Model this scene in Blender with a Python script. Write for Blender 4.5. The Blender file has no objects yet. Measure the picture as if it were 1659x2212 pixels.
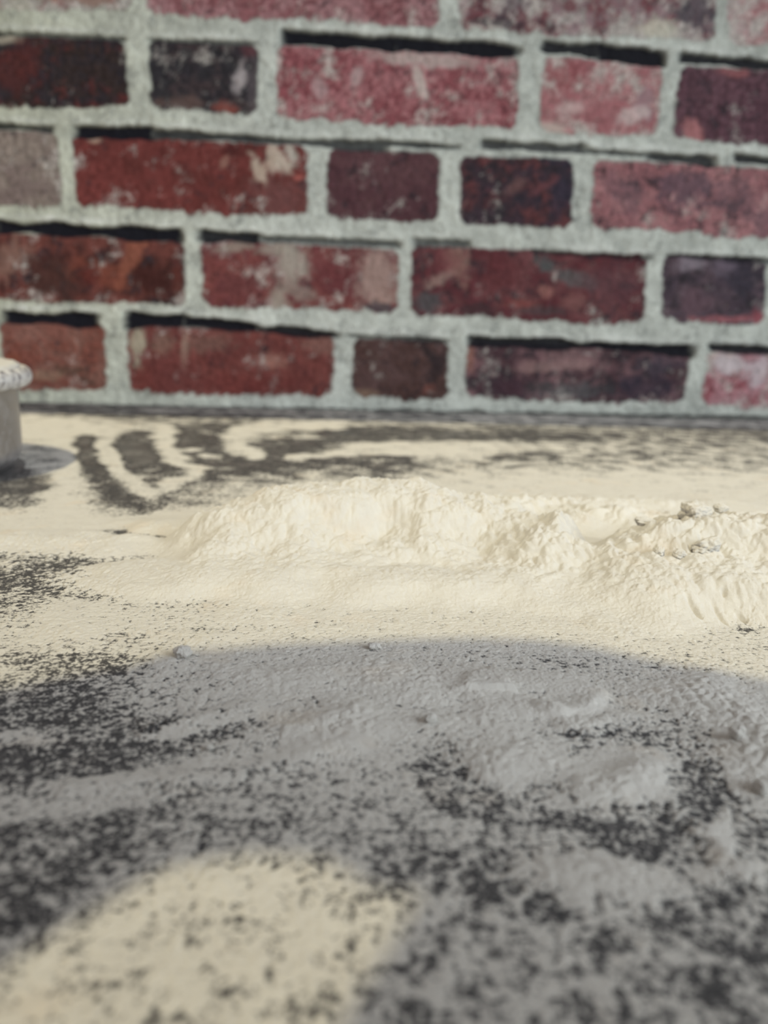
import bpy, bmesh, math, random
import numpy as np
from mathutils import Vector, Matrix

S = bpy.context.scene
C = S.collection
rng = random.Random(7)

# ------------------------------------------------------------------ camera, sky, lights, exposure
F_PX, CX, CY = 1750.0, 829.5, 1106.0
CAM_H = 0.060
PITCH, ROLL, YAW = math.radians(13.4), math.radians(1.6), math.radians(2.2)
WALL_Y = 0.55
fw = Vector((math.sin(YAW)*math.cos(PITCH), math.cos(YAW)*math.cos(PITCH), -math.sin(PITCH)))
rt0 = Vector((math.cos(YAW), -math.sin(YAW), 0)); up0 = rt0.cross(fw)
rt = rt0*math.cos(ROLL) + up0*math.sin(ROLL); up = -rt0*math.sin(ROLL) + up0*math.cos(ROLL)
cd = bpy.data.cameras.new('camera'); cam = bpy.data.objects.new('camera', cd); C.objects.link(cam)
cam.matrix_world = Matrix.Translation((0, 0, CAM_H)) @ Matrix((rt, up, -fw)).transposed().to_4x4()
cd.sensor_fit = 'VERTICAL'; cd.sensor_height = 36.0; cd.sensor_width = 27.0
cd.lens = F_PX/2212*36.0
cd.clip_start = 0.005; cd.clip_end = 50
cd.dof.use_dof = True; cd.dof.focus_distance = 0.163; cd.dof.aperture_fstop = 15.5
S.camera = cam

w = bpy.data.worlds.new('world'); S.world = w; w.use_nodes = True
w.node_tree.nodes['Background'].inputs[0].default_value = (1.0, 0.925, 0.945, 1)
w.node_tree.nodes['Background'].inputs[1].default_value = 0.375

SX, SY = 0.25, 0.50            # how far the warm light carries a shadow per unit of height
ld = bpy.data.lights.new('warm_ceiling_light', 'SUN'); lo = bpy.data.objects.new('warm_ceiling_light', ld); C.objects.link(lo)
ld.energy = 2.08; ld.angle = math.radians(0.9); ld.color = (1.0, 0.88, 0.55)
lo.rotation_euler = Vector((SX, SY, -1)).to_track_quat('-Z', 'Y').to_euler(); lo.location = (-0.6, -1.2, 2.2)
ad = bpy.data.lights.new('window_daylight', 'AREA'); ao = bpy.data.objects.new('window_daylight', ad); C.objects.link(ao)
ad.shape = 'RECTANGLE'; ad.size = 0.7; ad.size_y = 0.7; ad.energy = 11.5; ad.color = (0.86, 0.95, 1.0)
ao.location = (0.90, -0.42, 0.50)
ao.rotation_euler = (Vector((0.10, 0.50, 0.12)) - Vector(ao.location)).to_track_quat('-Z', 'Y').to_euler()

vs = S.view_settings
S.display_settings.display_device = 'sRGB'
vs.view_transform = 'Standard'; vs.look = 'None'; vs.exposure = 0.0; vs.gamma = 1.0; vs.use_curve_mapping = False

# ------------------------------------------------------------------ helpers
def s2l(c):
    c = np.asarray(c, float)/255.0
    return np.where(c <= 0.04045, c/12.92, ((c+0.055)/1.055)**2.4)

def project(X, Y, Z):
    dx, dy, dz = X, Y, Z-CAM_H
    d = dx*fw.x + dy*fw.y + dz*fw.z
    return (CX + F_PX*(dx*rt.x+dy*rt.y+dz*rt.z)/d, CY - F_PX*(dx*up.x+dy*up.y+dz*up.z)/d)

def ground(px, py, z=0.0):
    v = fw + rt*((px-CX)/F_PX) - up*((py-CY)/F_PX)
    t = (z-CAM_H)/v.z
    return Vector((v.x*t, v.y*t, z))

def on_wall(px, py):
    v = fw + rt*((px-CX)/F_PX) - up*((py-CY)/F_PX)
    t = WALL_Y/v.y
    return Vector((v.x*t, WALL_Y, CAM_H+v.z*t))

def smooth(a, b, x):
    t = np.clip((x-a)/(b-a), 0, 1)
    return t*t*(3-2*t)

def perlin(x, y, seed=0):
    xi = np.floor(x).astype(np.int64); yi = np.floor(y).astype(np.int64)
    xf = (x-xi).astype(np.float32); yf = (y-yi).astype(np.float32)
    r = np.random.RandomState(seed); P = r.permutation(1024); ang = (r.rand(1024)*2*np.pi).astype(np.float32)
    gx, gy = np.cos(ang), np.sin(ang)
    def g(ix, iy, fx, fy):
        h = P[(P[ix & 1023]+iy) & 1023]
        return gx[h]*fx + gy[h]*fy
    u = xf*xf*xf*(xf*(xf*6-15)+10); v = yf*yf*yf*(yf*(yf*6-15)+10)
    n0 = g(xi, yi, xf, yf); n1 = g(xi+1, yi, xf-1, yf)
    n2 = g(xi, yi+1, xf, yf-1); n3 = g(xi+1, yi+1, xf-1, yf-1)
    a = n0+u*(n1-n0); b = n2+u*(n3-n2)
    return (a+v*(b-a))*1.5

def tag(o, label, cat, group=None, kind=None):
    if label: o['label'] = label
    if cat: o['category'] = cat
    if group: o['group'] = group
    if kind: o['kind'] = kind
    return o

def link_mesh(name, me, mat, parent=None):
    if mat: me.materials.append(mat)
    o = bpy.data.objects.new(name, me); C.objects.link(o)
    if parent: o.parent = parent
    return o

def fast_mesh(name, V, Q):
    me = bpy.data.meshes.new(name)
    n = len(V); q = len(Q)
    me.vertices.add(n); me.vertices.foreach_set('co', np.ascontiguousarray(V, dtype=np.float32).ravel())
    me.loops.add(q*4); me.loops.foreach_set('vertex_index', np.ascontiguousarray(Q, dtype=np.int32).ravel())
    me.polygons.add(q)
    me.polygons.foreach_set('loop_start', np.arange(0, q*4, 4, dtype=np.int32))
    me.polygons.foreach_set('loop_total', np.full(q, 4, dtype=np.int32))
    me.polygons.foreach_set('use_smooth', np.ones(q, dtype=bool))
    me.update(calc_edges=True)
    return me

def box_bm(bm, x0, x1, y0, y1, z0, z1):
    r = bmesh.ops.create_cube(bm, size=1)
    for v in r['verts']:
        v.co = Vector(((x0+x1)/2+v.co.x*(x1-x0), (y0+y1)/2+v.co.y*(y1-y0), (z0+z1)/2+v.co.z*(z1-z0)))

def bm_obj(name, bm, mat, parent=None, bevel=0, smooth_=False):
    me = bpy.data.meshes.new(name)
    bmesh.ops.recalc_face_normals(bm, faces=bm.faces)
    for f in bm.faces: f.smooth = smooth_
    bm.to_mesh(me); bm.free()
    o = link_mesh(name, me, mat, parent)
    if bevel:
        m = o.modifiers.new('bevel', 'BEVEL'); m.width = bevel; m.segments = 3
    return o

def new_mat(name):
    m = bpy.data.materials.new(name); m.use_nodes = True
    nt = m.node_tree; b = nt.nodes['Principled BSDF']
    return m, nt, b

def noise_node(nt, scale, detail=4, rough=0.6, coord=None):
    n = nt.nodes.new('ShaderNodeTexNoise'); n.inputs['Scale'].default_value = scale
    n.inputs['Detail'].default_value = detail; n.inputs['Roughness'].default_value = rough
    if coord is None:
        coord = nt.nodes.new('ShaderNodeNewGeometry').outputs['Position']
    nt.links.new(coord, n.inputs['Vector'])
    return n.outputs['Fac']

def ramp(nt, fac, stops):
    r = nt.nodes.new('ShaderNodeValToRGB'); e = r.color_ramp.elements
    while len(e) < len(stops): e.new(0.5)
    for k, (p, c) in enumerate(stops):
        e[k].position = p; e[k].color = (c, c, c, 1) if isinstance(c, (int, float)) else (*c, 1)
    nt.links.new(fac, r.inputs[0])
    return r.outputs[0]

def mixc(nt, fac, a, b, mode='MIX'):
    m = nt.nodes.new('ShaderNodeMix'); m.data_type = 'RGBA'; m.blend_type = mode
    for s, v in ((m.inputs[0], fac), (m.inputs[6], a), (m.inputs[7], b)):
        if isinstance(v, (int, float)): s.default_value = v
        elif isinstance(v, tuple): s.default_value = (*v, 1)
        else: nt.links.new(v, s)
    return m.outputs[2]

def bump(nt, b, h, dist, strength=1.0):
    n = nt.nodes.new('ShaderNodeBump'); n.inputs['Distance'].default_value = dist; n.inputs['Strength'].default_value = strength
    nt.links.new(h, n.inputs['Height']); nt.links.new(n.outputs[0], b.inputs['Normal']); return n

# ------------------------------------------------------------------ materials
def flour_material(name, thin):
    m, nt, b = new_mat(name)
    n1 = noise_node(nt, 220, 5, 0.7)
    col = ramp(nt, n1, [(0.3, (0.79, 0.765, 0.72)), (0.7, (0.87, 0.850, 0.80))])
    n3 = noise_node(nt, 60, 3, 0.6)
    col = mixc(nt, ramp(nt, n3, [(0.58, 0.0), (0.72, 0.35)]), col, (0.86, 0.74, 0.60))
    th = nt.nodes.new('ShaderNodeAttribute'); th.attribute_name = 'thickness'; th.attribute_type = 'GEOMETRY'
    def madd(a, k, c):
        q = nt.nodes.new('ShaderNodeMath'); q.operation = 'MULTIPLY_ADD'
        nt.links.new(a, q.inputs[0]); q.inputs[1].default_value = k
        if isinstance(c, float): q.inputs[2].default_value = c
        else: nt.links.new(c, q.inputs[2])
        return q.outputs[0]
    v = madd(noise_node(nt, 800, 3, 0.65), 1.5, -0.75-0.75)
    v = madd(noise_node(nt, 2400, 5, 0.8), 1.7, v)
    v = madd(th.outputs['Fac'], 1.0, v)
    cover = ramp(nt, v, [(0.28, 0.05), (0.44, 0.24), (0.60, 0.72), (0.80, 1.0)])
    if thin:
        col = mixc(nt, cover, (0.046, 0.046, 0.054), col)
    nt.links.new(col, b.inputs['Base Color'])
    b.inputs['Roughness'].default_value = 1.0
    b.inputs['Specular IOR Level'].default_value = 0.1
    if thin: nt.links.new(ramp(nt, cover, [(0.0, 0.4), (0.3, 1.0)]), b.inputs['Roughness'])
    n2 = noise_node(nt, 1500, 6, 0.9)
    bump(nt, b, n2, 0.00034, 1.0)
    return m
M_FLOUR = flour_material('flour_powder', False)
M_SPREAD = flour_material('flour_scatter', True)

def counter_material():
    m, nt, b = new_mat('dark_laminate')
    n1 = noise_node(nt, 9, 4, 0.6)
    base = ramp(nt, n1, [(0.3, (0.020, 0.020, 0.024)), (0.7, (0.036, 0.034, 0.038))])
    d1 = noise_node(nt, 1500, 6, 0.85)
    d2 = noise_node(nt, 45, 4, 0.6)
    add = nt.nodes.new('ShaderNodeMath'); add.operation = 'MULTIPLY_ADD'
    nt.links.new(d2, add.inputs[0]); add.inputs[1].default_value = 0.375; nt.links.new(d1, add.inputs[2])
    dust = ramp(nt, add.outputs[0], [(0.62, 0.02), (0.86, 0.42)])
    nt.links.new(mixc(nt, dust, base, (0.80, 0.78, 0.76)), b.inputs['Base Color'])
    nt.links.new(ramp(nt, dust, [(0.0, 0.30), (0.35, 0.85)]), b.inputs['Roughness'])
    return m
M_COUNTER = counter_material()

def wall_material():
    m, nt, b = new_mat('weathered_brick')
    a = nt.nodes.new('ShaderNodeAttribute'); a.attribute_name = 'brick_color'; a.attribute_type = 'GEOMETRY'
    n = noise_node(nt, 420, 4, 0.7)
    col = mixc(nt, 1.0, a.outputs['Color'], ramp(nt, n, [(0.3, 0.86), (0.7, 1.12)]), 'MULTIPLY')
    nt.links.new(col, b.inputs['Base Color'])
    b.inputs['Roughness'].default_value = 0.85
    b.inputs['Specular IOR Level'].default_value = 0.25
    bump(nt, b, n, 0.0012, 0.6)
    return m
M_WALL = wall_material()

def metal_material(name, p0, p1, top):
    m, nt, b = new_mat(name)
    n = noise_node(nt, 300, 5, 0.7)
    dust = ramp(nt, n, [(p0, 0.05), (p1, top)])
    nt.links.new(mixc(nt, dust, (0.48, 0.47, 0.49), (0.78, 0.76, 0.72)), b.inputs['Base Color'])
    nt.links.new(ramp(nt, dust, [(0.0, 1.0), (0.6, 0.25)]), b.inputs['Metallic'])
    nt.links.new(ramp(nt, dust, [(0.0, 0.32), (0.6, 0.8)]), b.inputs['Roughness'])
    return m
M_METAL = metal_material('dusty_steel', 0.46, 0.80, 0.35)
M_RIM = metal_material('floured_steel', 0.36, 0.62, 0.9)

def plain(name, col, rough=0.6, scale=40, var=0.25):
    m, nt, b = new_mat(name)
    n = noise_node(nt, scale, 3)
    c = tuple(v*(1-var) for v in col); d = tuple(min(1, v*(1+var)) for v in col)
    nt.links.new(ramp(nt, n, [(0.3, c), (0.7, d)]), b.inputs['Base Color']); b.inputs['Roughness'].default_value = rough
    return m
M_CAB = plain('shade_cabinet_paint', (0.55, 0.54, 0.52), 0.5)
M_WOOD = plain('shadow_board_wood', (0.36, 0.22, 0.12), 0.6, 25)
M_PAPER = plain('shadow_block_paper', (0.62, 0.55, 0.44), 0.8)

# ------------------------------------------------------------------ brick wall (photo-measured outlines set on the wall plane)
NX, NZ = 1150, 560
wx = np.linspace(-0.48, 0.52, NX, dtype=np.float32); wz = np.linspace(-0.004, 0.42, NZ, dtype=np.float32)
WX, WZ = np.meshgrid(wx, wz)
PX, PY = project(WX, WALL_Y, WZ)
# ragged edges
mm = 1000.0
jag = perlin(WX*90, WZ*90, 11)*7 + perlin(WX*260, WZ*260, 12)*5 + perlin(WX*700, WZ*700, 13)*2.5
jagx = perlin(WX*90, WZ*90, 14)*5 + perlin(WX*260, WZ*260, 15)*4
# brick: xl_top, xl_bot, xr_top, xr_bot, ytl, ytr, ybl, ybr, main, second, mix, pale, dark
RED=(112,52,46); ROSE=(132,72,78); PINK=(158,112,112); PLUM=(84,50,60); CHAR=(46,40,44); TAN=(128,116,106); MAR=(84,42,44)
BR = [
 (-250,-250,288,285,-190,-180,18,25,   (140,132,125),(118,80,76),.45,.6,.3),
 (318,316,948,950,-170,-150,32,60,     (130,78,82),(150,105,108),.5,.35,.1),
 (992,990,1548,1545,-150,-130,66,92,   (140,112,116),(110,60,66),.5,.7,.35),
 (1575,1570,2150,2150,-130,-110,96,125,(175,140,140),(160,108,110),.5,.8,.05),
 (-260,-250,270,282,66,86,226,234,     (50,38,36),(78,34,32),.35,.06,.7),
 (-800,-800,-300,-290,40,60,200,222,   RED,MAR,.5,.2,.2),
 (322,326,560,556,84,98,234,250,       (44,42,46),(60,48,50),.4,.22,.6),
 (598,598,1120,1116,98,120,258,282,    (130,66,72),(150,92,96),.5,.40,.1),
 (1172,1164,1432,1418,122,138,284,300, (160,104,106),(148,88,92),.5,.55,.02),
 (1468,1450,2000,1980,142,170,302,330, (84,52,62),(96,62,72),.5,.12,.3),
 (2050,2030,2600,2600,170,200,330,360, ROSE,PLUM,.5,.3,.2),
 (-400,-390,124,138,272,284,430,448,   (126,112,102),(112,96,90),.5,.25,.1),
 (158,164,664,666,288,315,446,470,     (106,46,42),(90,40,36),.4,.22,.08),
 (708,704,950,948,320,330,472,480,     (88,56,60),(78,46,52),.5,.10,.25),
 (992,992,1240,1234,336,344,486,494,   (58,42,52),(88,46,48),.45,.04,.6),
 (1280,1276,1900,1880,345,375,494,526, (156,104,106),(140,88,92),.5,.15,.45),
 (1950,1930,2600,2600,375,405,526,560, ROSE,PLUM,.5,.3,.2),
 (-700,-690,-200,-190,455,480,615,640, RED,MAR,.5,.2,.2),
 (-160,-150,400,404,494,520,644,662,   (104,54,46),(66,34,30),.5,.18,.35),
 (432,440,864,860,516,540,660,676,     (116,58,54),(100,48,50),.5,.35,.12),
 (888,886,1398,1388,530,550,680,700,   (104,58,60),(88,38,44),.5,.12,.42),
 (1432,1426,1655,1648,548,558,692,702, (86,68,76),(70,56,66),.5,.12,.5),
 (1685,1675,2200,2200,560,590,705,735, ROSE,PINK,.5,.4,.1),
 (-420,-410,-32,-30,670,684,822,838,   RED,TAN,.5,.2,.1),
 (2,4,228,232,688,698,838,846,         (122,80,68),(112,62,50),.5,.12,.12),
 (276,280,724,718,700,722,848,858,     (112,56,50),(100,48,44),.5,.18,.1),
 (762,760,970,968,728,736,854,864,     (84,60,58),(74,50,46),.5,.08,.3),
 (1008,1006,1492,1474,736,754,860,874, (110,78,82),(70,46,52),.5,.2,.6),
 (1528,1512,2000,2000,754,775,874,895, (140,72,80),(160,110,116),.5,.5,.02),
]
col = np.zeros(WX.shape+(3,), np.float32)
mask = np.zeros(WX.shape, np.float32)
# light falling on the wall, to turn seen colour into the wall's own colour
def wall_light(px, py):
    return 0.50 + 0.42*np.clip(px/1659.0, -0.3, 1.3) + 0.10*np.clip((900-py)/900.0, 0, 1.3)
L = wall_light(PX, PY)[..., None]
n_big = perlin(WX*34, WZ*42, 21); n_mid = perlin(WX*95, WZ*115, 22); n_fine = perlin(WX*300, WZ*300, 23); n_vf = perlin(WX*800, WZ*800, 24)
fb = n_big*0.6+n_mid*0.5+n_fine*0.35+n_vf*0.2
fb2 = perlin(WX*40+9, WZ*50, 31)*0.6+perlin(WX*120, WZ*110+5, 32)*0.5+perlin(WX*330, WZ*330, 33)*0.35+n_vf*0.25
fb3 = perlin(WX*60+3, WZ*70, 41)*0.5+perlin(WX*160, WZ*170+5, 42)*0.5+perlin(WX*420, WZ*420, 43)*0.45+n_vf*0.3
mort = np.ones(WX.shape+(3,), np.float32)*s2l((179,183,174))
mn = (0.98+0.30*(fb2-0.35*n_vf-.3*n_fine))[..., None]
warm = np.clip((600-PX)/900, 0, 1)[..., None]  # dimmer, warmer light towards the left put into the mortar colour
mort = mort*mn*(1-warm*0.30*np.array([0.55, 0.65, 1.25]))
mort = np.clip(mort, 0.02, 0.9)
edge = np.full(WX.shape, -99.0, np.float32)
for (xlt,xlb,xrt,xrb,ytl,ytr,ybl,ybr,c1,c2,mx,pale,dark) in BR:
    u = np.clip((PX-xlt)/(xrt-xlt), -0.2, 1.2)
    yt = ytl+(ytr-ytl)*u; yb = ybl+(ybr-ybl)*u
    v = (PY-yt)/(yb-yt); vc = np.clip(v, 0, 1)
    xl = xlt+(xlb-xlt)*vc; xr = xrt+(xrb-xrt)*vc
    bow = 3*np.sin(PX/60.0)
    d = np.minimum(np.minimum(PX-xl+jagx, xr-PX+jagx*0.8), np.minimum(PY-yt+jag*0.4, yb-PY+jag*1.1+bow))
    corner = np.minimum(PX-xl, xr-PX) + np.minimum(PY-yt, yb-PY) - 14
    d = np.minimum(d, corner)
    m_ = smooth(-3, 4, d)
    edge = np.maximum(edge, d)
    t = smooth(-0.25, 0.25, fb + (mx-0.5))[..., None]
    c = s2l(c1)*(1-t) + s2l(c2)*t
    kd = (smooth(-0.02, 0.50, fb3 + (dark-0.5)*0.9)*0.85)[..., None]*(1 if dark > .05 else 0)
    c = c*(1-kd) + s2l((40, 36, 42))*kd
    rim_ = np.clip(1-d/26.0, 0, 1)
    kp = (smooth(-0.10, 0.62, fb2*0.85 + (pale-0.55)*0.9 + rim_*0.25*(0.4+pale))*0.80)[..., None]
    c = c*(1-kp) + s2l((178, 172, 164))*kp
    c = c*(1+0.35*n_fine+0.25*n_vf)[..., None]
    mm_ = m_[..., None]
    col = np.where(mm_ > 0, col*(1-mm_)+c*mm_, col)
    mask = np.maximum(mask, m_)
# own marks of single bricks: (px, py, rx, ry, angle, colour, strength)
MARKS = [
 (1110,0,40,60,0,(70,56,66),.6),(1500,20,38,55,10,(70,66,74),.75),(1420,70,50,22,0,(200,196,176),.7),(1130,60,25,40,0,(110,50,56),.6),(1080,52,45,12,0,(56,52,58),.7),
 (10,85,30,14,0,(170,160,140),.7),(40,150,45,60,0,(80,36,34),.7),(520,170,14,30,10,(170,160,160),.7),(485,232,30,15,10,(128,64,54),.9),(395,225,45,18,0,(96,74,68),.7),(548,190,14,60,0,(90,80,84),.6),
 (540,100,20,18,40,(96,54,60),.7),(905,175,12,45,-15,(190,176,168),.8),(920,130,110,14,4,(180,165,158),.7),(690,190,14,28,-20,(176,150,150),.6),(770,170,12,22,20,(180,160,158),.6),
 (1215,170,45,28,15,(140,72,76),.7),(1230,235,30,14,-8,(190,160,156),.7),(1390,215,20,34,0,(140,118,124),.6),(1365,250,30,14,-20,(196,176,172),.7),(1185,280,35,14,0,(186,172,160),.7),(1290,250,30,28,0,(150,90,94),.5),
 (1580,155,34,10,5,(150,84,84),.6),(1490,285,26,22,60,(176,110,110),.75),(1500,180,20,40,0,(74,50,58),.4),
 (560,372,10,32,-28,(178,160,142),.85),(592,340,12,30,-8,(178,162,146),.8),(612,350,14,24,-45,(182,168,152),.85),(575,360,30,10,-50,(170,148,130),.6),(632,335,12,26,-25,(178,170,158),.85),(487,350,8,16,20,(150,110,96),.6),(648,385,12,7,0,(160,80,70),.8),(655,400,10,12,0,(50,40,46),.7),(205,300,12,10,0,(168,140,120),.7),
 (500,325,20,12,0,(70,26,26),.7),(600,430,60,40,0,(106,66,64),.7),
 (1110,405,30,14,-40,(108,74,72),.7),(1210,350,35,12,0,(44,40,54),.7),(1210,420,25,60,15,(46,42,58),.7),(1060,440,60,30,0,(50,38,46),.5),(1140,430,26,22,0,(40,38,50),.7),(1180,400,34,8,-30,(112,60,64),.6),
 (1480,420,50,46,10,(80,64,76),.75),(1360,430,30,40,0,(96,74,82),.55),(1590,430,60,40,0,(100,76,84),.5),(1650,470,40,30,0,(90,74,84),.5),(1320,400,20,26,0,(110,80,88),.5),
 (30,560,50,34,-30,(140,104,90),.6),(110,610,50,40,0,(70,44,38),.6),(230,590,60,28,20,(130,66,46),.6),(320,600,55,24,35,(60,26,22),.75),(280,560,18,50,20,(140,78,56),.7),(385,590,12,50,0,(100,44,34),.5),(200,590,26,24,0,(88,30,28),.6),
 (625,570,36,44,0,(160,150,138),.85),(600,540,40,14,0,(150,140,128),.7),(640,625,50,14,20,(140,122,112),.7),(500,535,40,12,-10,(150,140,126),.6),(600,650,20,30,0,(160,150,136),.7),(735,590,45,55,10,(98,44,48),.75),(815,600,45,60,0,(160,134,124),.75),(820,668,40,10,5,(60,56,64),.8),(740,540,10,60,0,(110,54,54),.4),(690,560,16,16,0,(120,62,62),.6),(540,610,60,26,0,(92,46,48),.6),
 (1075,590,40,45,0,(92,40,44),.75),(1180,575,34,14,25,(76,80,80),.9),(1230,600,50,18,12,(88,84,84),.8),(955,600,36,14,-30,(150,122,112),.65),(990,570,24,40,0,(150,116,104),.55),(930,655,28,22,0,(72,72,74),.85),(960,570,36,26,0,(112,56,58),.5),(1030,670,40,16,0,(58,42,46),.7),(1120,655,34,14,0,(130,64,58),.7),(1180,630,16,14,0,(150,96,88),.7),(1240,650,30,20,0,(130,84,80),.6),(1330,620,60,50,0,(90,56,62),.6),(1160,672,60,10,0,(70,64,66),.6),
 (1605,600,40,40,0,(50,46,58),.75),(1560,570,30,20,0,(110,96,110),.6),(1500,570,30,14,0,(140,128,138),.6),(1500,650,30,30,0,(104,74,84),.5),(1640,690,22,30,0,(150,70,80),.8),(1580,690,80,8,0,(160,90,96),.7),
 (150,800,50,12,5,(86,62,50),.8),(180,820,34,10,20,(72,52,42),.8),(100,810,50,10,0,(128,102,82),.6),(30,775,18,12,0,(120,62,42),.8),(80,720,70,24,0,(126,84,74),.4),
 (300,745,16,42,6,(158,148,126),.9),(350,740,24,30,0,(124,98,84),.6),(400,750,8,60,4,(150,124,108),.75),(310,820,18,30,0,(110,50,42),.6),(585,780,40,18,0,(156,106,92),.75),(450,740,50,20,0,(112,84,74),.6),(690,745,40,22,0,(130,92,82),.6),(380,800,40,40,0,(104,50,46),.6),(520,830,90,20,0,(106,42,38),.5),
 (925,760,34,9,50,(46,36,38),.9),(945,790,12,34,20,(48,36,38),.8),(925,840,14,12,0,(120,70,60),.7),(790,850,30,8,0,(130,104,84),.6),
 (1200,790,90,12,-5,(150,116,112),.6),(1230,775,60,20,0,(140,106,106),.5),(1220,845,70,20,0,(86,82,84),.8),(1080,835,60,24,0,(64,40,50),.7),(1400,840,70,30,0,(50,42,56),.75),(1010,770,14,30,0,(140,92,78),.7),(1420,790,50,20,0,(72,62,74),.6),(1170,835,30,10,0,(60,54,56),.7),(1300,840,30,12,0,(60,56,60),.7),
 (1570,785,42,22,15,(190,178,180),.9),(1640,800,26,30,0,(190,176,180),.8),(1620,760,20,20,0,(140,70,80),.6),
 (120,0,10,10,0,(150,96,80),.6),(200,0,60,12,0,(140,90,70),.5),(40,20,40,26,0,(170,168,150),.6),
]
for (mx_, my_, rx, ry, an, cc, st) in MARKS:
    a = math.radians(an); ca, sa = math.cos(a), math.sin(a)
    du = ((PX-mx_)*ca+(PY-my_)*sa)/rx; dv = (-(PX-mx_)*sa+(PY-my_)*ca)/ry
    k = smooth(1.35, 0.55, np.sqrt(du*du+dv*dv) + fb2*0.9 + n_fine*0.25)*st
    k = (k*smooth(0.1, 0.9, mask))[..., None]
    col = col*(1-k) + s2l(cc)*k*(1+0.2*n_fine)[..., None]
# deep black joints left open above some bricks: (x0, y0, x1, y1, thickness, strength)
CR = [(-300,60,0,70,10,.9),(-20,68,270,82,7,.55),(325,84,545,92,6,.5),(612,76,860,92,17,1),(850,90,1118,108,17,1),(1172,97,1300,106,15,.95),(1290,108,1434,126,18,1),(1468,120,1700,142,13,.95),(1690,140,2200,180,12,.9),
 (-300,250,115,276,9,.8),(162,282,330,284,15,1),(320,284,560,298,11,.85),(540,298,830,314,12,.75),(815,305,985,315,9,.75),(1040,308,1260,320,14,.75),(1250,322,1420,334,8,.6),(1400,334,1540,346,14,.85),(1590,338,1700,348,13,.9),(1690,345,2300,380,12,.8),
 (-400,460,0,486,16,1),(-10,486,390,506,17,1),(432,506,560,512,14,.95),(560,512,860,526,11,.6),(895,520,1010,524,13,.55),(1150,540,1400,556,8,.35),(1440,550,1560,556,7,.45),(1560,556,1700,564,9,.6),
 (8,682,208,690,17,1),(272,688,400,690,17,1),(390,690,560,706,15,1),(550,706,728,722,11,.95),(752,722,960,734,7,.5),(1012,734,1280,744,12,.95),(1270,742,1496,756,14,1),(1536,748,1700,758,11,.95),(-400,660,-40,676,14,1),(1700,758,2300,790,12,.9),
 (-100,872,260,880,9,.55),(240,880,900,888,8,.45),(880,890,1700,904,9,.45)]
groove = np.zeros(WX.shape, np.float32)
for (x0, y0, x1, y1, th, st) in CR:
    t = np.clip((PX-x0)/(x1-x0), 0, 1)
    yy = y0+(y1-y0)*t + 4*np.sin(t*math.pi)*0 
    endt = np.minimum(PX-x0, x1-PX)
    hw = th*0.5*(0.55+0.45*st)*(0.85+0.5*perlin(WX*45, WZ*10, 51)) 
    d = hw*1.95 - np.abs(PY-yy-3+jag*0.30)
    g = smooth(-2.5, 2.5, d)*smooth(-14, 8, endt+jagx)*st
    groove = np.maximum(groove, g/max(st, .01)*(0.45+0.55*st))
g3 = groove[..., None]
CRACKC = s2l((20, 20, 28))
mortL = mort
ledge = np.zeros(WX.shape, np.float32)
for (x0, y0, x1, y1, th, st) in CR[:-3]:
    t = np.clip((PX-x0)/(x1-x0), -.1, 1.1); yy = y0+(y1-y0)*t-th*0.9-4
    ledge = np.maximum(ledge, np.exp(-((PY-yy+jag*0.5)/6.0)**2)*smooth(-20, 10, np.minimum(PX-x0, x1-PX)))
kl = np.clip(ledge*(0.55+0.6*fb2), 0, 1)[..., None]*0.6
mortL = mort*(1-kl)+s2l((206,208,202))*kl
kd2 = (smooth(0.25, 0.6, fb3+0.25*perlin(WX*8, WZ*140, 57))*0.45)[..., None]
mortL = mortL*(1-kd2)+s2l((96,98,96))*kd2
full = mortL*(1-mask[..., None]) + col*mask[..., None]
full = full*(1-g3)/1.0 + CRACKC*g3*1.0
lum = full.mean(-1, keepdims=True)
full = full*0.85+lum*0.15
alb = np.clip(full/L*1.0, 0.004, 0.92)
# relief: mortar bulges at the bed joints, bricks stand slightly proud with pitted faces
bed = smooth(-28, -6, edge)*(1-mask)
relief = 0.0010*mask*(1+0.5*fb) + 0.0018*(1-mask)*(0.6+0.5*fb2) - 0.0040*groove + 0.0004*n_fine
V = np.stack([WX, WALL_Y-relief, WZ], -1).reshape(-1, 3)
idx = np.arange(NX*NZ).reshape(NZ, NX)
Q = np.stack([idx[:-1, :-1], idx[:-1, 1:], idx[1:, 1:], idx[1:, :-1]], -1).reshape(-1, 4)
me = fast_mesh('wall_back', V, Q)
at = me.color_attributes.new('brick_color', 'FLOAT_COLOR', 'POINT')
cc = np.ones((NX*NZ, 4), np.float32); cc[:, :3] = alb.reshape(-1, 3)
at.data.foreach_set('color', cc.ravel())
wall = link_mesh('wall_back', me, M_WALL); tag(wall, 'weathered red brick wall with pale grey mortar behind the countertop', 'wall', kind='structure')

# ------------------------------------------------------------------ worktop
bm = bmesh.new(); box_bm(bm, -1.0, 1.0, -0.30, WALL_Y-0.003, -0.03, 0.0)
ct = bm_obj('countertop', bm, M_COUNTER, bevel=0.0015)
tag(ct, 'dark charcoal countertop dusted with white flour, running along the brick wall', 'countertop')

# ------------------------------------------------------------------ flour spread: one height field lying on the worktop
D = []; y = 0.032
while y < WALL_Y-0.006:
    D.append(y); y += min(max(y*y/105.0*0.75*1.0e0, 0.00012), 0.0006)
D = np.array(D, np.float32); NR = len(D); NC = 1500
uu = np.linspace(-1, 1, NC, dtype=np.float32)
half = 0.030+0.565*D
GX = (0.038*D)[:, None] + half[:, None]*uu[None, :]
GY = np.repeat(D[:, None], NC, 1)
GPX, GPY = project(GX, GY, 0.0)
spacing = np.maximum(np.gradient(D)[:, None], (half*2/NC)[:, None])   # local mesh size

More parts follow.
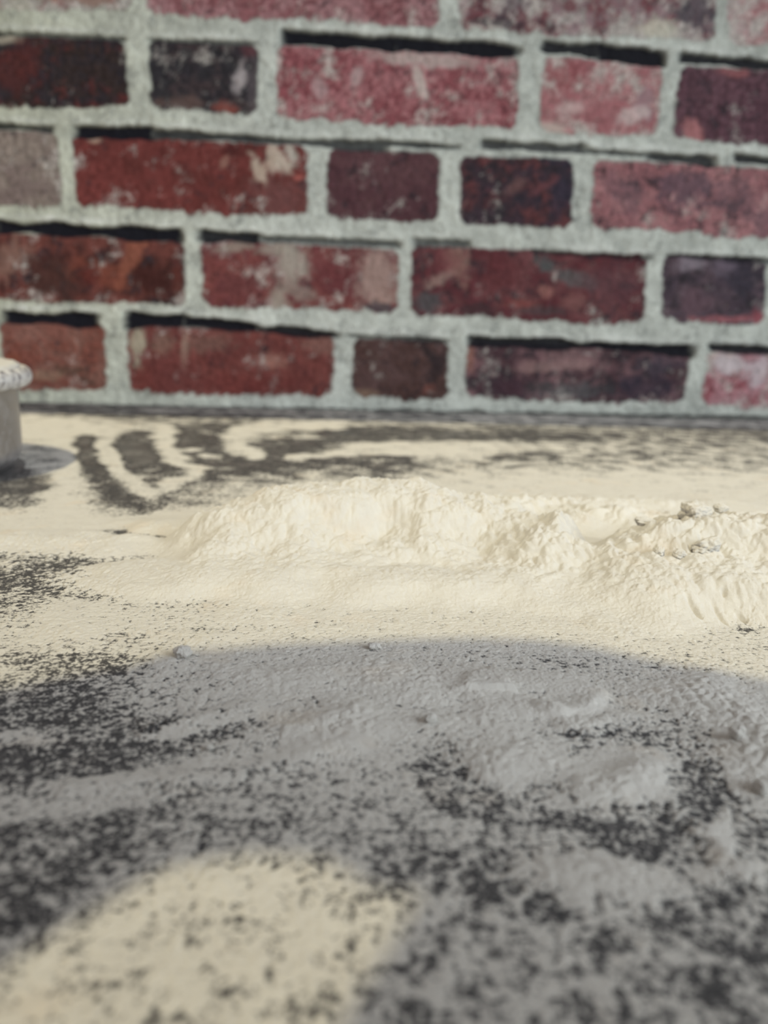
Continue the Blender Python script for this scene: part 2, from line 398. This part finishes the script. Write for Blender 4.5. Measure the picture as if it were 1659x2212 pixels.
def oct_(lam, seed, bill=False, ox=0, oy=0):
    a = smooth(1.6, 3.2, lam/spacing)
    if np.max(a) <= 0: return 0
    n = perlin(GX/lam+17.3+ox, GY/lam+31.7+oy, seed)
    if bill: n = np.abs(n)*2.2-0.45
    return n*a

covx = np.array([0,138,276,414,552,690,828,966,1104,1242,1380,1518,1656], float)
COV = [
(880,"3333333344444"),(897,"4433344454444"),(912,"9955555555444"),(926,"9983333334433"),(945,"8963543222443"),(965,"7842523676545"),
(985,"6822432665455"),(1005,"4933333555655"),(1030,"3843454788887"),(1060,"3735678889988"),(1085,"5935799999998"),
(1105,"8957999999999"),(1135,"9999999999999"),(1165,"8888999999999"),(1185,"5455799999999"),(1210,"6466799999999"),
(1250,"4366799999999"),(1300,"5577899999999"),(1330,"5888899999997"),(1360,"7887889999988"),(1400,"7777888888887"),
(1430,"7557888777778"),(1460,"6457888778778"),(1490,"4367888878878"),(1520,"3267878888778"),(1555,"3246788887668"),
(1590,"4435678776568"),(1640,"2225678657577"),(1690,"5576667547574"),(1740,"6645666646536"),(1790,"3345565766435"),
(1840,"4546665555436"),(1890,"4558875347776"),(1940,"3367865545656"),(2000,"3586676645444"),(2080,"6777876656444"),
(2150,"7767654555444"),(2212,"7766655455444")]
cy_ = np.array([r[0] for r in COV], float); cv = np.array([[int(k) for k in r[1]] for r in COV], float)
def bilin(px, py):
    fx = np.interp(px, covx, np.arange(len(covx))); fy = np.interp(py, cy_, np.arange(len(cy_)))
    ix = np.minimum(fx.astype(int), len(covx)-2); iy = np.minimum(fy.astype(int), len(cy_)-2)
    tx = fx-ix; ty = fy-iy
    tx = tx*tx*(3-2*tx); ty = ty*ty*(3-2*ty)
    return (cv[iy, ix]*(1-tx)+cv[iy, ix+1]*tx)*(1-ty)+(cv[iy+1, ix]*(1-tx)+cv[iy+1, ix+1]*tx)*ty
warpx = perlin(GX*55, GY*55, 61)*45+perlin(GX*160, GY*160, 62)*20
warpy = (perlin(GX*55, GY*55, 63)*45+perlin(GX*160, GY*160, 64)*20)*np.clip((GPY-850)/1100, 0.05, 1)*0.7
QX, QY = GPX+warpx*np.clip((GPY-880)/500, 0.25, 1), GPY+warpy
cov = bilin(QX, QY)
def stroke(pts, width, val, soft=0.5, ys=2.6):
    if pts[0][1] < 1110: soft = min(0.9, soft*1.8); val = 5+(val-5)*0.8
    """sweep mark left on the worktop; ys undoes the flat angle of view"""
    global cov
    best = np.full(GX.shape, 1e9, np.float32)
    x_, y_ = QX, QY*ys
    lo_ = min(p[1] for p in pts)-60; hi_ = max(p[1] for p in pts)+60
    rows = np.where((GPY.min(1) < hi_) & (GPY.max(1) > lo_))[0]
    sl = slice(rows[0], rows[-1]+1)
    b = best[sl]
    for (a, c) in zip(pts[:-1], pts[1:]):
        ax, ay, bx, by = a[0], a[1]*ys, c[0], c[1]*ys
        dx, dy = bx-ax, by-ay
        t = np.clip(((x_[sl]-ax)*dx+(y_[sl]-ay)*dy)/(dx*dx+dy*dy), 0, 1)
        d = np.hypot(x_[sl]-ax-t*dx, y_[sl]-ay-t*dy)
        b = np.minimum(b, d)
    k = smooth(width*(1+soft), width*(1-soft), b)
    cov[sl] = cov[sl]*(1-k)+val*k
def blob(px, py, rx, ry, val, soft=0.5, an=0):
    global cov
    a = math.radians(an); ca, sa = math.cos(a), math.sin(a)
    d = np.hypot(((QX-px)*ca+(QY-py)*sa)/rx, (-(QX-px)*sa+(QY-py)*ca)/ry)
    k = smooth(1+soft, 1-soft, d)
    cov = cov*(1-k)+val*k
# swirls wiped at the back
blob(300, 975, 60, 45, 0, .3); stroke([(330,945),(420,932),(540,918)], 20, 1.5); blob(440, 960, 70, 40, 1, .4); blob(385, 1010, 120, 16, 2, .5)
blob(560, 985, 120, 32, 1, .5); blob(700, 950, 120, 14, 1.5, .5)
stroke([(540,915),(700,918),(900,914),(1040,926)], 9, 5); stroke([(560,925),(620,930),(480,938),(360,930)], 9, 3)
stroke([(640,937),(800,933),(940,936),(1040,947)], 19, 0, .4)
stroke([(660,968),(560,985),(470,1005),(440,1012)], 22, 1, .5)
stroke([(360,930),(352,955),(362,975),(395,1000),(430,1012)], 24, 8.2, .4)
stroke([(720,918),(600,922),(520,930),(496,948),(510,968),(548,984)], 26, 8.5, .35)
stroke([(560,950),(620,940),(680,944)], 14, 5); blob(460, 985, 26, 6, 7); blob(405, 972, 26, 6, 7)
blob(880, 970, 150, 15, 8.5, .35, 2); stroke([(640,990),(760,978),(1040,960)], 20, 8.2, .35)
stroke([(620,1005),(720,996),(820,990),(880,1002)], 20, 1.8, .5); blob(1130, 985, 80, 10, 3.5)
stroke([(60,912),(130,925),(140,980),(120,1030),(60,1100)], 44, 9.5, .4)
stroke([(188,950),(192,985),(205,1015)], 28, -1, .4); stroke([(205,1010),(235,1050),(290,1092),(318,1098)], 26, 1.0, .5)
stroke([(222,955),(240,1000),(290,1050),(320,1066)], 22, 8.0, .35); stroke([(325,1066),(380,1040),(420,1028)], 20, 8, .4)
stroke([(315,1100),(350,1080),(380,1068)], 18, 3.5, .4)
stroke([(0,1150),(200,1130),(340,1126),(460,1118)], 36, 9.3, .4)
blob(50, 1040, 60, 30, 1.0, .5); blob(30, 1085, 50, 20, 3.6); blob(90, 1000, 40, 40, 5.8, .5)
stroke([(1000,900),(1300,905),(1659,922)], 8, 6); stroke([(800,893),(300,886)], 7, 5.5)
# dusted patches in the middle
stroke([(0,1190),(60,1180),(150,1178),(250,1168),(380,1158)], 34, 1.0, .5, 2)
blob(45, 1218, 50, 16, 9); blob(280, 1182, 40, 11, 8.5); blob(225, 1235, 50, 18, 8.2); blob(110, 1235, 110, 42, 2.0)
blob(30, 1262, 90, 30, 1.6); blob(60, 1345, 18, 14, 3.5); blob(65, 1412, 40, 10, 3.8); blob(30, 1290, 50, 18, 5)
blob(180, 1430, 110, 10, 3.8); blob(215, 1450, 60, 12, 2.8); blob(260, 1375, 40, 14, 5.5); blob(200, 1285, 50, 12, 5.2)
blob(130, 1355, 80, 26, 9); blob(290, 1285, 40, 12, 8.6); blob(170, 1310, 60, 14, 8.6)
blob(1630, 1345, 40, 22, 5.2); blob(1180, 1300, 60, 12, 6.8); blob(1250, 1440, 120, 12, 6.2, .5, 14)
# foreground
blob(120, 1530, 130, 36, 2.6, .5); blob(60, 1640, 120, 55, 1.8, .5); blob(230, 1650, 120, 26, 2.5, .5, -18); blob(320, 1620, 70, 14, 2.6, .5, -20)
stroke([(330,1575),(430,1555),(530,1535)], 30, 8, .5, 2); stroke([(150,1705),(300,1690),(440,1668),(640,1640),(760,1610)], 26, 8, .5, 2)
stroke([(0,1600),(130,1610)], 26, 6.5, .5, 2); stroke([(0,1770),(120,1745),(300,1725)], 40, 7.5, .5, 1.6)
stroke([(520,1560),(440,1590),(330,1640)], 26, 3.5, .5, 2)
blob(90, 1835, 60, 34, 7.2, .5, -25); blob(40, 1930, 130, 60, 1.8, .5, -25); blob(190, 1845, 90, 26, 2.4, .5, -30); blob(60, 1800, 90, 26, 2.2)
blob(480, 1885, 90, 34, 7.6); blob(380, 1960, 160, 70, 6.6, .5)
blob(1110, 1655, 80, 45, 9); blob(1350, 1670, 85, 50, 9.3); blob(1230, 1720, 80, 24, 6)
blob(940, 1690, 60, 50, 3.8); blob(1290, 1590, 90, 12, 3.4); blob(1500, 1680, 70, 60, 3.4, .5, -40)
stroke([(930,1730),(1000,1760),(1130,1780)], 26, 3.2, .5, 2); stroke([(1190,1780),(1330,1800),(1480,1770),(1540,1700)], 34, 2.2, .5, 2)
blob(1370, 1835, 60, 20, 0.8, .3); blob(1620, 1800, 50, 22, 3); blob(1540, 1800, 30, 60, 8.6)
stroke([(900,1860),(1040,1920),(1200,1970)], 40, 2.8, .5, 1.6); blob(1060, 1935, 60, 20, 1.2); blob(1250, 1890, 150, 30, 8)
blob(1640, 1600, 60, 130, 9); blob(1580, 2040, 120, 120, 3.0, .5); blob(1240, 2120, 60, 24, 7.5)
blob(920, 2100, 60, 24, 3.0)

A_ = 0.00034*(0.6+0.4*smooth(2200, 1300, GPY)+0.3*smooth(1500, 2100, GPY))
n_thin = (0.30+0.45*smooth(1650, 2000, GPY))*oct_(0.0042, 71)+0.62*oct_(0.0019, 72)+0.70*oct_(0.00105, 73)+0.62*oct_(0.00060, 74)+0.40*oct_(0.00034, 75)
far = smooth(1200, 980, GPY)
n_thin = n_thin*(1-0.3*far)+0.8*far*oct_(0.009, 76)
base = (cov-5.0)*0.000078
h = base + A_*n_thin
near = smooth(1120, 1200, GPY)
ce = np.where(cov < 5, 5+(cov-5)*(1-0.38*near), cov) - 0.20 + 0.45*smooth(1850, 2100, GPY)
hcov = (ce-5.0)*0.000064 + 0.70*A_*n_thin
h = np.where(h > 0, h*0.40, h)

# heaps, in world space: (x, y, height, rx, ry, angle, flatness)
def heap(x, y, hh, rx, ry, an=0, p=2.0):
    a = math.radians(an); ca, sa = math.cos(a), math.sin(a)
    X, Y = GX+perlin(GX*70, GY*70, 81)*0.006-x, GY+perlin(GX*70, GY*70, 82)*0.006-y
    r = np.hypot((X*ca+Y*sa)/rx, (-X*sa+Y*ca)/ry)
    return hh*np.clip(1-r, 0, None)**1.25*(1+0.25*np.clip(1-r, 0, 1)) if p == 1 else hh*np.exp(-r**p)
def gx_(px, d): return ((px-CX)/F_PX + 0.038)*d*1.0   # x at ground distance d for a column of the photo
def smax(a, b, k): 
    t = np.clip(0.5+0.5*(a-b)/k, 0, 1); return b*(1-t)+a*t+k*t*(1-t)
Hm = np.zeros(GX.shape, np.float32)
HE = [ # px column, distance, height(mm), rx(mm), ry(mm), angle, p
 (660,.213,15.0,23,26,0,2.4),(830,.218,15.6,26,25,0,2.4),(960,.214,12.2,24,24,0,2.3),(560,.208,11.2,20,22,10,2.3),(1090,.212,11.4,18,18,0,2.2),
 (1212,.200,12.6,9.5,13,-20,1.6),(1190,.196,10.0,20,20,0,2.2),(500,.206,6.5,13,16,0,2.6),(400,.228,3.0,18,9,0,2.2),
 (1440,.182,9.0,22,20,0,2.4),(1500,.192,13.5,17,16,0,2.6),(1610,.190,12.8,22,20,0,2.6),(1760,.190,14.0,24,24,0,2.6),(1640,.172,7.5,22,12,-10,2.4),
 (1330,.238,6.0,24,10,0,2.4),(1130,.250,6.2,26,9,0,2.4),(960,.262,3.5,46,10,0,2.2),(1330,.262,3.6,70,14,0,2.2),(620,.262,2.0,22,6,0,2),
 (1000,.176,4.0,60,12,0,2.4),(600,.180,4.2,40,13,0,2.4),(90,.208,2.0,60,10,0,2),(1560,.232,4.0,44,12,0,2),
]
for (px, d, hh, rx, ry, an, p) in HE:
    Hm += heap(gx_(px, d), d, hh/10, rx/1000, ry/1000, an, p)**4
Hm = np.clip(Hm**0.25*0.01-0.0003, 0, None)
dent = heap(gx_(820,.200), .198, .0024, .022, .005, 3, 2) + heap(gx_(1290,.205), .205, .0035, .008, .010, 0, 2)
Hm = np.clip(Hm-dent*smooth(0, .006, Hm), 0, None)
lump = smooth(0.0006, 0.006, Hm)
hcov = hcov + smooth(0, .0012, Hm)*0.0004
right = smooth(-0.005, 0.05, GX)
rough_ = (0.0007+0.0002*right)*oct_(0.0085, 91, True)+(0.00045+0.0002*right)*oct_(0.0038, 92, True)+0.00028*oct_(0.0018, 93, True)+0.00012*oct_(0.0009, 94)+0.00009*oct_(0.00045, 95)+0.00006*oct_(0.0003, 96)
h = h + Hm + lump*rough_*(0.85+0.2*right)*(0.55+0.45*smooth(.172,.186,GY)) + smooth(0, .0010, Hm)*0.0003

# low heaps and flakes of the shaded foreground
bil22 = oct_(0.0022, 97, True)
def g2(px, py): 
    q = ground(px, py); return q.x, q.y
for (px, py, hh, rx, ry, an) in [(1110,1655,2.2,6,5,0),(1350,1675,2.6,6.5,6,0),(1660,1620,3.5,7,16,0),(1560,1840,1.6,3.5,6,20),(1500,1500,1.4,10,7,-15),
    (880,1470,1.6,9,6,0),(600,1470,1.5,12,6,0),(640,1590,1.2,14,5,15),(760,1540,1.3,8,5,0),(400,1430,1.2,8,5,10),(1240,1540,1.8,9,3,-20),(980,1580,1.0,12,6,0),(1250,1890,1.3,9,4,0),(480,1890,.9,6,4,0),
    (430,1380,1.0,6,4,0),(1310,1355,1.4,5,4,0),(45,1218,1.2,6,4,0),(280,1182,1.2,6,4,0),(225,1235,1.0,6,5,0),(130,1350,.9,12,7,0),(300,1290,1.0,5,4,0),(560,1325,.9,8,5,0)]:
    x_, y_ = g2(px, py); k = heap(x_, y_, hh/1000*0.55, rx/1000, ry/1000, an, 2.2)
    h = h + k*(1+0.18*bil22); hcov = hcov + k*.12
for (x0, y0, x1, y1, hh, wd) in [(620,1585,770,1545,.5,2),(330,1575,540,1530,.5,2.2),(380,1700,760,1615,.5,2.2),(160,1705,400,1680,.4,2.2)]:
    a = ground(x0, y0); b = ground(x1, y1); dx, dy = b.x-a.x, b.y-a.y
    t = np.clip(((GX-a.x)*dx+(GY-a.y)*dy)/(dx*dx+dy*dy), 0, 1)
    d = np.hypot(GX-a.x-t*dx+n_thin*.0006, GY-a.y-t*dy+n_thin*.0006)/(wd/1000)
    h = h + hh/1000*np.exp(-d*d)
# pressed cake of flour with a broken rim, right of the middle
cq = ground(1150, 1500); X = GX-cq.x+perlin(GX*200, GY*200, 99)*.001; Y = GY-cq.y+perlin(GX*220, GY*220, 100)*.001
r = np.hypot(X/.0115, Y/.0085)
h = h + 0.0010*smooth(1.16, 0.90, r)*(0.75+0.35*smooth(-1, 1, X/.0115)) - 0.0006*smooth(1.0, .2, np.hypot((X-.002)/.008, (Y+.002)/.005))
cq = ground(1010, 1470); X = GX-cq.x+perlin(GX*200, GY*200, 101)*.0008; Y = GY-cq.y
r = np.maximum(np.abs(X+.35*Y)/.0058, np.abs(Y)/.0055)
h = h + 0.0012*smooth(1.1, 0.92, r)*(0.55+0.45*np.clip(X/.006, -1, 1))
# cracks in the right heap
for (x0, y0, x1, y1, dep, wd, z) in [(1475,1285,1525,1312,1.4,.6,.004),(1530,1318,1575,1345,.8,.5,.001),(1350,1165,1400,1150,1.6,.7,.009),(1590,1280,1625,1292,1.2,.5,.006),(1560,1255,1572,1262,1.2,.6,.007)]:
    a = ground(x0, y0, z); b = ground(x1, y1, z); dx, dy = b.x-a.x, b.y-a.y
    t = np.clip(((GX-a.x)*dx+(GY-a.y)*dy)/(dx*dx+dy*dy), 0, 1)
    d = np.hypot(GX-a.x-t*dx, GY-a.y-t*dy)/(wd/1000)
    h = h - dep/1000*np.exp(-d*d)*np.sin(np.pi*np.clip(t, .08, .92))
# keep clear of the cup's foot
CUP = ground(30, 1022); CUP_R = 0.050
cupx, cupy = CUP.x-CUP_R, CUP.y
rc = np.hypot(GX-cupx, GY-cupy)
h = np.where(rc < CUP_R+0.0006, -0.001, h)
h = h.astype(np.float32)
hcov = hcov + np.clip(h-0.0005, 0, .0004)*0.5
hcov = np.where(rc < CUP_R+0.0006, -0.001, hcov)
V = np.stack([GX, GY, np.maximum(h, 0.00002)], -1).reshape(-1, 3)
idx = np.arange(NR*NC).reshape(NR, NC)
Q = np.stack([idx[:-1, :-1], idx[:-1, 1:], idx[1:, 1:], idx[1:, :-1]], -1).reshape(-1, 4)
hv = hcov.reshape(-1)
keep = hv[Q].max(1) > -0.00024
Q = Q[keep]
used = np.zeros(len(V), bool); used[Q.ravel()] = True
rm = np.cumsum(used)-1
me = fast_mesh('flour_spread', V[used], rm[Q])
ta = me.attributes.new('thickness', 'FLOAT', 'POINT')
ta.data.foreach_set('value', np.ascontiguousarray(np.clip(0.5+hv[used]/0.00050, 0, 1.3), dtype=np.float32))
fl = link_mesh('flour_spread', me, M_SPREAD)
tag(fl, 'cream white flour heaped and scattered across the dark countertop', 'flour', kind='stuff')
HGT = h
def height_at(x, y):
    i = int(np.argmin(np.abs(D-y))); hf = half[i]; j = int(round(((x-0.038*D[i])/hf+1)/2*(NC-1)))
    return float(HGT[i, max(0, min(NC-1, j))])

# ------------------------------------------------------------------ loose lumps of flour
def lump_obj(px, py, zg, sx, sy, sz, seed, label, rot=0.0, blocky=0.0, sink=0.5):
    q = ground(px, py, zg)
    bm = bmesh.new(); bmesh.ops.create_icosphere(bm, subdivisions=5, radius=1)
    r = random.Random(seed); off = Vector((r.random()*50, r.random()*50, r.random()*50))
    from mathutils import noise as N
    for v in bm.verts:
        p = v.co.copy()
        if blocky:
            mxx = max(abs(p.x), abs(p.y), abs(p.z)); p = p.lerp(p/mxx*0.85, blocky)
        k = 1 + 0.28*N.noise(v.co*1.3+off) + 0.16*N.noise(v.co*3.1+off) + 0.10*N.noise(v.co*7+off) + 0.05*N.noise(v.co*17+off)
        v.co = Vector((p.x*sx*k, p.y*sy*k, p.z*sz*k))
    o = bm_obj('flour_lump', bm, M_FLOUR, smooth_=True)
    hz = height_at(q.x, q.y)
    o.location = (q.x, q.y, max(hz, 0)+sz*(1-sink)); o.rotation_euler = (r.uniform(-.2, .2), r.uniform(-.25, .25), rot)
    tag(o, label, 'flour lump', 'loose lumps in the flour')
    return o
m_ = 0.001
lump_obj(1497, 1135, .011, 3.6*m_, 3.0*m_, 2.7*m_, 3, 'largest angular flour lump crowning the heap at the right', .5, .6)
lump_obj(1392, 1150, .010, 2.6*m_, 1.8*m_, 0.9*m_, 5, 'flat flour flake jutting left from the right hand heap', -.2, .5, .1)
lump_obj(1468, 1190, .010, 1.5*m_, 1.3*m_, 1.4*m_, 8, 'small crumbly flour lump just below the largest angular lump', .3, .2)
lump_obj(1422, 1195, .009, 1.6*m_, 1.3*m_, 1.2*m_, 9, 'smooth pale flour lump below the jutting flat flake', .9, .3)
lump_obj(1555, 1110, .013, 1.8*m_, 1.5*m_, 1.3*m_, 14, 'rounded flour lump right behind the largest angular lump', .1, .1)
lump_obj(1525, 1185, .010, 3.4*m_, 2.4*m_, 2.0*m_, 12, 'broad rounded flour lump right of the small crumbly one', .1, .2, .45)
lump_obj(930, 1568, 0, 1.0*m_, 0.8*m_, 0.75*m_, 15, 'small smooth flour pellet in the shaded middle foreground', .2, .1, .2)
lump_obj(452, 1622, 0, 0.55*m_, 0.5*m_, 0.5*m_, 16, 'tiny round flour pellet on the dark dusted patch at the left', 0, 0, .2)
lump_obj(808, 1402, 0, 1.3*m_, 0.9*m_, 0.6*m_, 17, 'little pale flour lump right on the edge of the shadow', 0, .1, .3)
lump_obj(395, 1425, 0, 1.6*m_, 1.3*m_, 1.2*m_, 18, 'rounded flour lump at the left end of the shadow edge', .3, .1, .35)
lump_obj(1648, 1715, 0, 1.4*m_, 1.2*m_, 1.1*m_, 19, 'pale flour lump at the right edge above the dark patch', .3, .2, .3)
lump_obj(1590, 1610, 0, 1.2*m_, 1.0*m_, 1.0*m_, 20, 'pale flour lump on the shaded bank at the right edge', .3, .2, .3)

# ------------------------------------------------------------------ steel measuring cup at the left edge
def lathe(bm, prof, n=96):
    rings = []
    for (r, z) in prof:
        if r < 1e-6: rings.append([bm.verts.new((0, 0, z))])
        else: rings.append([bm.verts.new((r*math.cos(2*math.pi*k/n), r*math.sin(2*math.pi*k/n), z)) for k in range(n)])
    for a, b in zip(rings[:-1], rings[1:]):
        for k in range(n):
            k2 = (k+1) % n
            if len(a) == 1: bm.faces.new((a[0], b[k], b[k2]))
            elif len(b) == 1: bm.faces.new((a[k], a[k2], b[0]))
            else: bm.faces.new((a[k], a[k2], b[k2], b[k]))
RZ = 0.0345
cup = bpy.data.objects.new('measuring_cup', None); C.objects.link(cup); cup.location = (cupx, cupy, 0.0002)
tag(cup, 'steel cup with a flared rim standing at the left edge, full of flour', 'cup')
bm = bmesh.new()
R0 = CUP_R
prof = [(0, 0), (R0-.008, 0), (R0-.0045, .0006), (R0-.002, .0024), (R0-.0006, .0050), (R0, .0085), (R0, .012), (R0, RZ-.004), (R0+.0012, RZ-.002), (R0+.0012, RZ), (R0-.0008, RZ), (R0-.0012, .009), (R0-.004, .0025), (0, .0018)]
lathe(bm, prof); bm_obj('body', bm, M_METAL, cup, smooth_=True)
bm = bmesh.new()
prof = [(R0-.0005, RZ-.0030)]
prof += [(R0+.0026+.0028*math.cos(a), RZ+.0002+.0036*math.sin(a)) for a in [math.radians(t) for t in range(-120, 151, 15)]]
prof += [(R0-.0010, RZ+.0016), (R0-.0010, RZ-.0030), (R0-.0005, RZ-.0030)]
lathe(bm, prof); tag(bm_obj('rim', bm, M_RIM, cup, smooth_=True), 'rolled rim powdered with flour', None)
bm = bmesh.new()
from mathutils import noise as N_
prof = [(R0+.0012, RZ+.0010)]+[((R0+.0034)*(1-k/24.0), RZ+.0042+.0075*math.sin(k/24.0*math.pi/2)) for k in range(1, 24)]+[(0, RZ+.0117)]
lathe(bm, prof)
for v in bm.verts:
    v.co.z += 0.0010*N_.noise(v.co*300)+0.0005*N_.noise(v.co*900)
fc = bm_obj('heaped_flour', bm, M_FLOUR, smooth_=True); fc.location = cup.location
tag(fc, 'mound of flour filling the steel cup at the left edge', 'flour', kind='stuff')
bm = bmesh.new()
hx = -R0-.001
box_bm(bm, hx-.055, hx, -.006, .006, RZ-.003, RZ-.0015)
bm_obj('handle', bm, M_METAL, cup, bevel=.0005)

# ------------------------------------------------------------------ unseen objects added to shade the scene from outside the frame
bm = bmesh.new(); box_bm(bm, -0.9, 0.9, WALL_Y-0.005-0.27, WALL_Y-0.005, 0.42, 1.0)  # unseen, added with its depth set to shade wall and back strip
cabn = bm_obj('shade_cabinet', bm, M_CAB, bevel=.002)
tag(cabn, 'unseen cabinet added above the frame to shade the wall and the back of the countertop', 'cabinet')

BY = -0.030
def pre(px, py):
    q = ground(px, py); z = (q.y-BY)/SY
    return q.x-SX*z, z
def slab(name, pts, y0, y1, mat):
    bm = bmesh.new()
    a = [bm.verts.new((x, y0, z)) for x, z in pts]; b = [bm.verts.new((x, y1, z)) for x, z in pts]
    bm.faces.new(a); bm.faces.new(b[::-1])
    for k in range(len(pts)):
        k2 = (k+1) % len(pts); bm.faces.new((a[k], b[k], b[k2], a[k2]))
    return bm_obj(name, bm, mat)
edge_px = [(-500,1600),(-200,1530),(0,1490),(150,1462),(280,1440),(400,1408),(600,1392),(800,1383),(1000,1378),(1150,1381),(1280,1397),(1400,1424),(1520,1447),(1659,1468),(1900,1500),(2300,1560)]
low_px = [(2300,1920),(1500,1820),(800,1775),(700,1722),(560,1715),(400,1745),(230,1830),(0,1960),(-250,1980),(-500,1900)]
pts = [pre(*p) for p in edge_px]+[pre(*p) for p in low_px]
zc = min(pre(*p)[1] for p in low_px[:2])
board = slab('shadow_board', pts, BY-.012, BY, M_WOOD)  # added shadow caster, outline traced from its shadow; replaces phone and hand
tag(board, 'added wooden board behind the viewer, its curved edge shaped to cast the foreground shadow', 'board')
x0 = ground(715, 2000).x-SX*(ground(715, 2000).y-BY)/SY
zt = pre(760, 1850)[1]
bm = bmesh.new(); box_bm(bm, x0, x0+.20, BY-.075, BY-.0125, 0.0, zt+.03)  # added block that carries the board's shadow down the right side
cart = bm_obj('shadow_block', bm, M_PAPER, bevel=.002)
tag(cart, 'added paper block behind the viewer, there to shade the lower right foreground', 'carton')
print('verts', len(V), 'faces', len(Q), 'rows', NR)
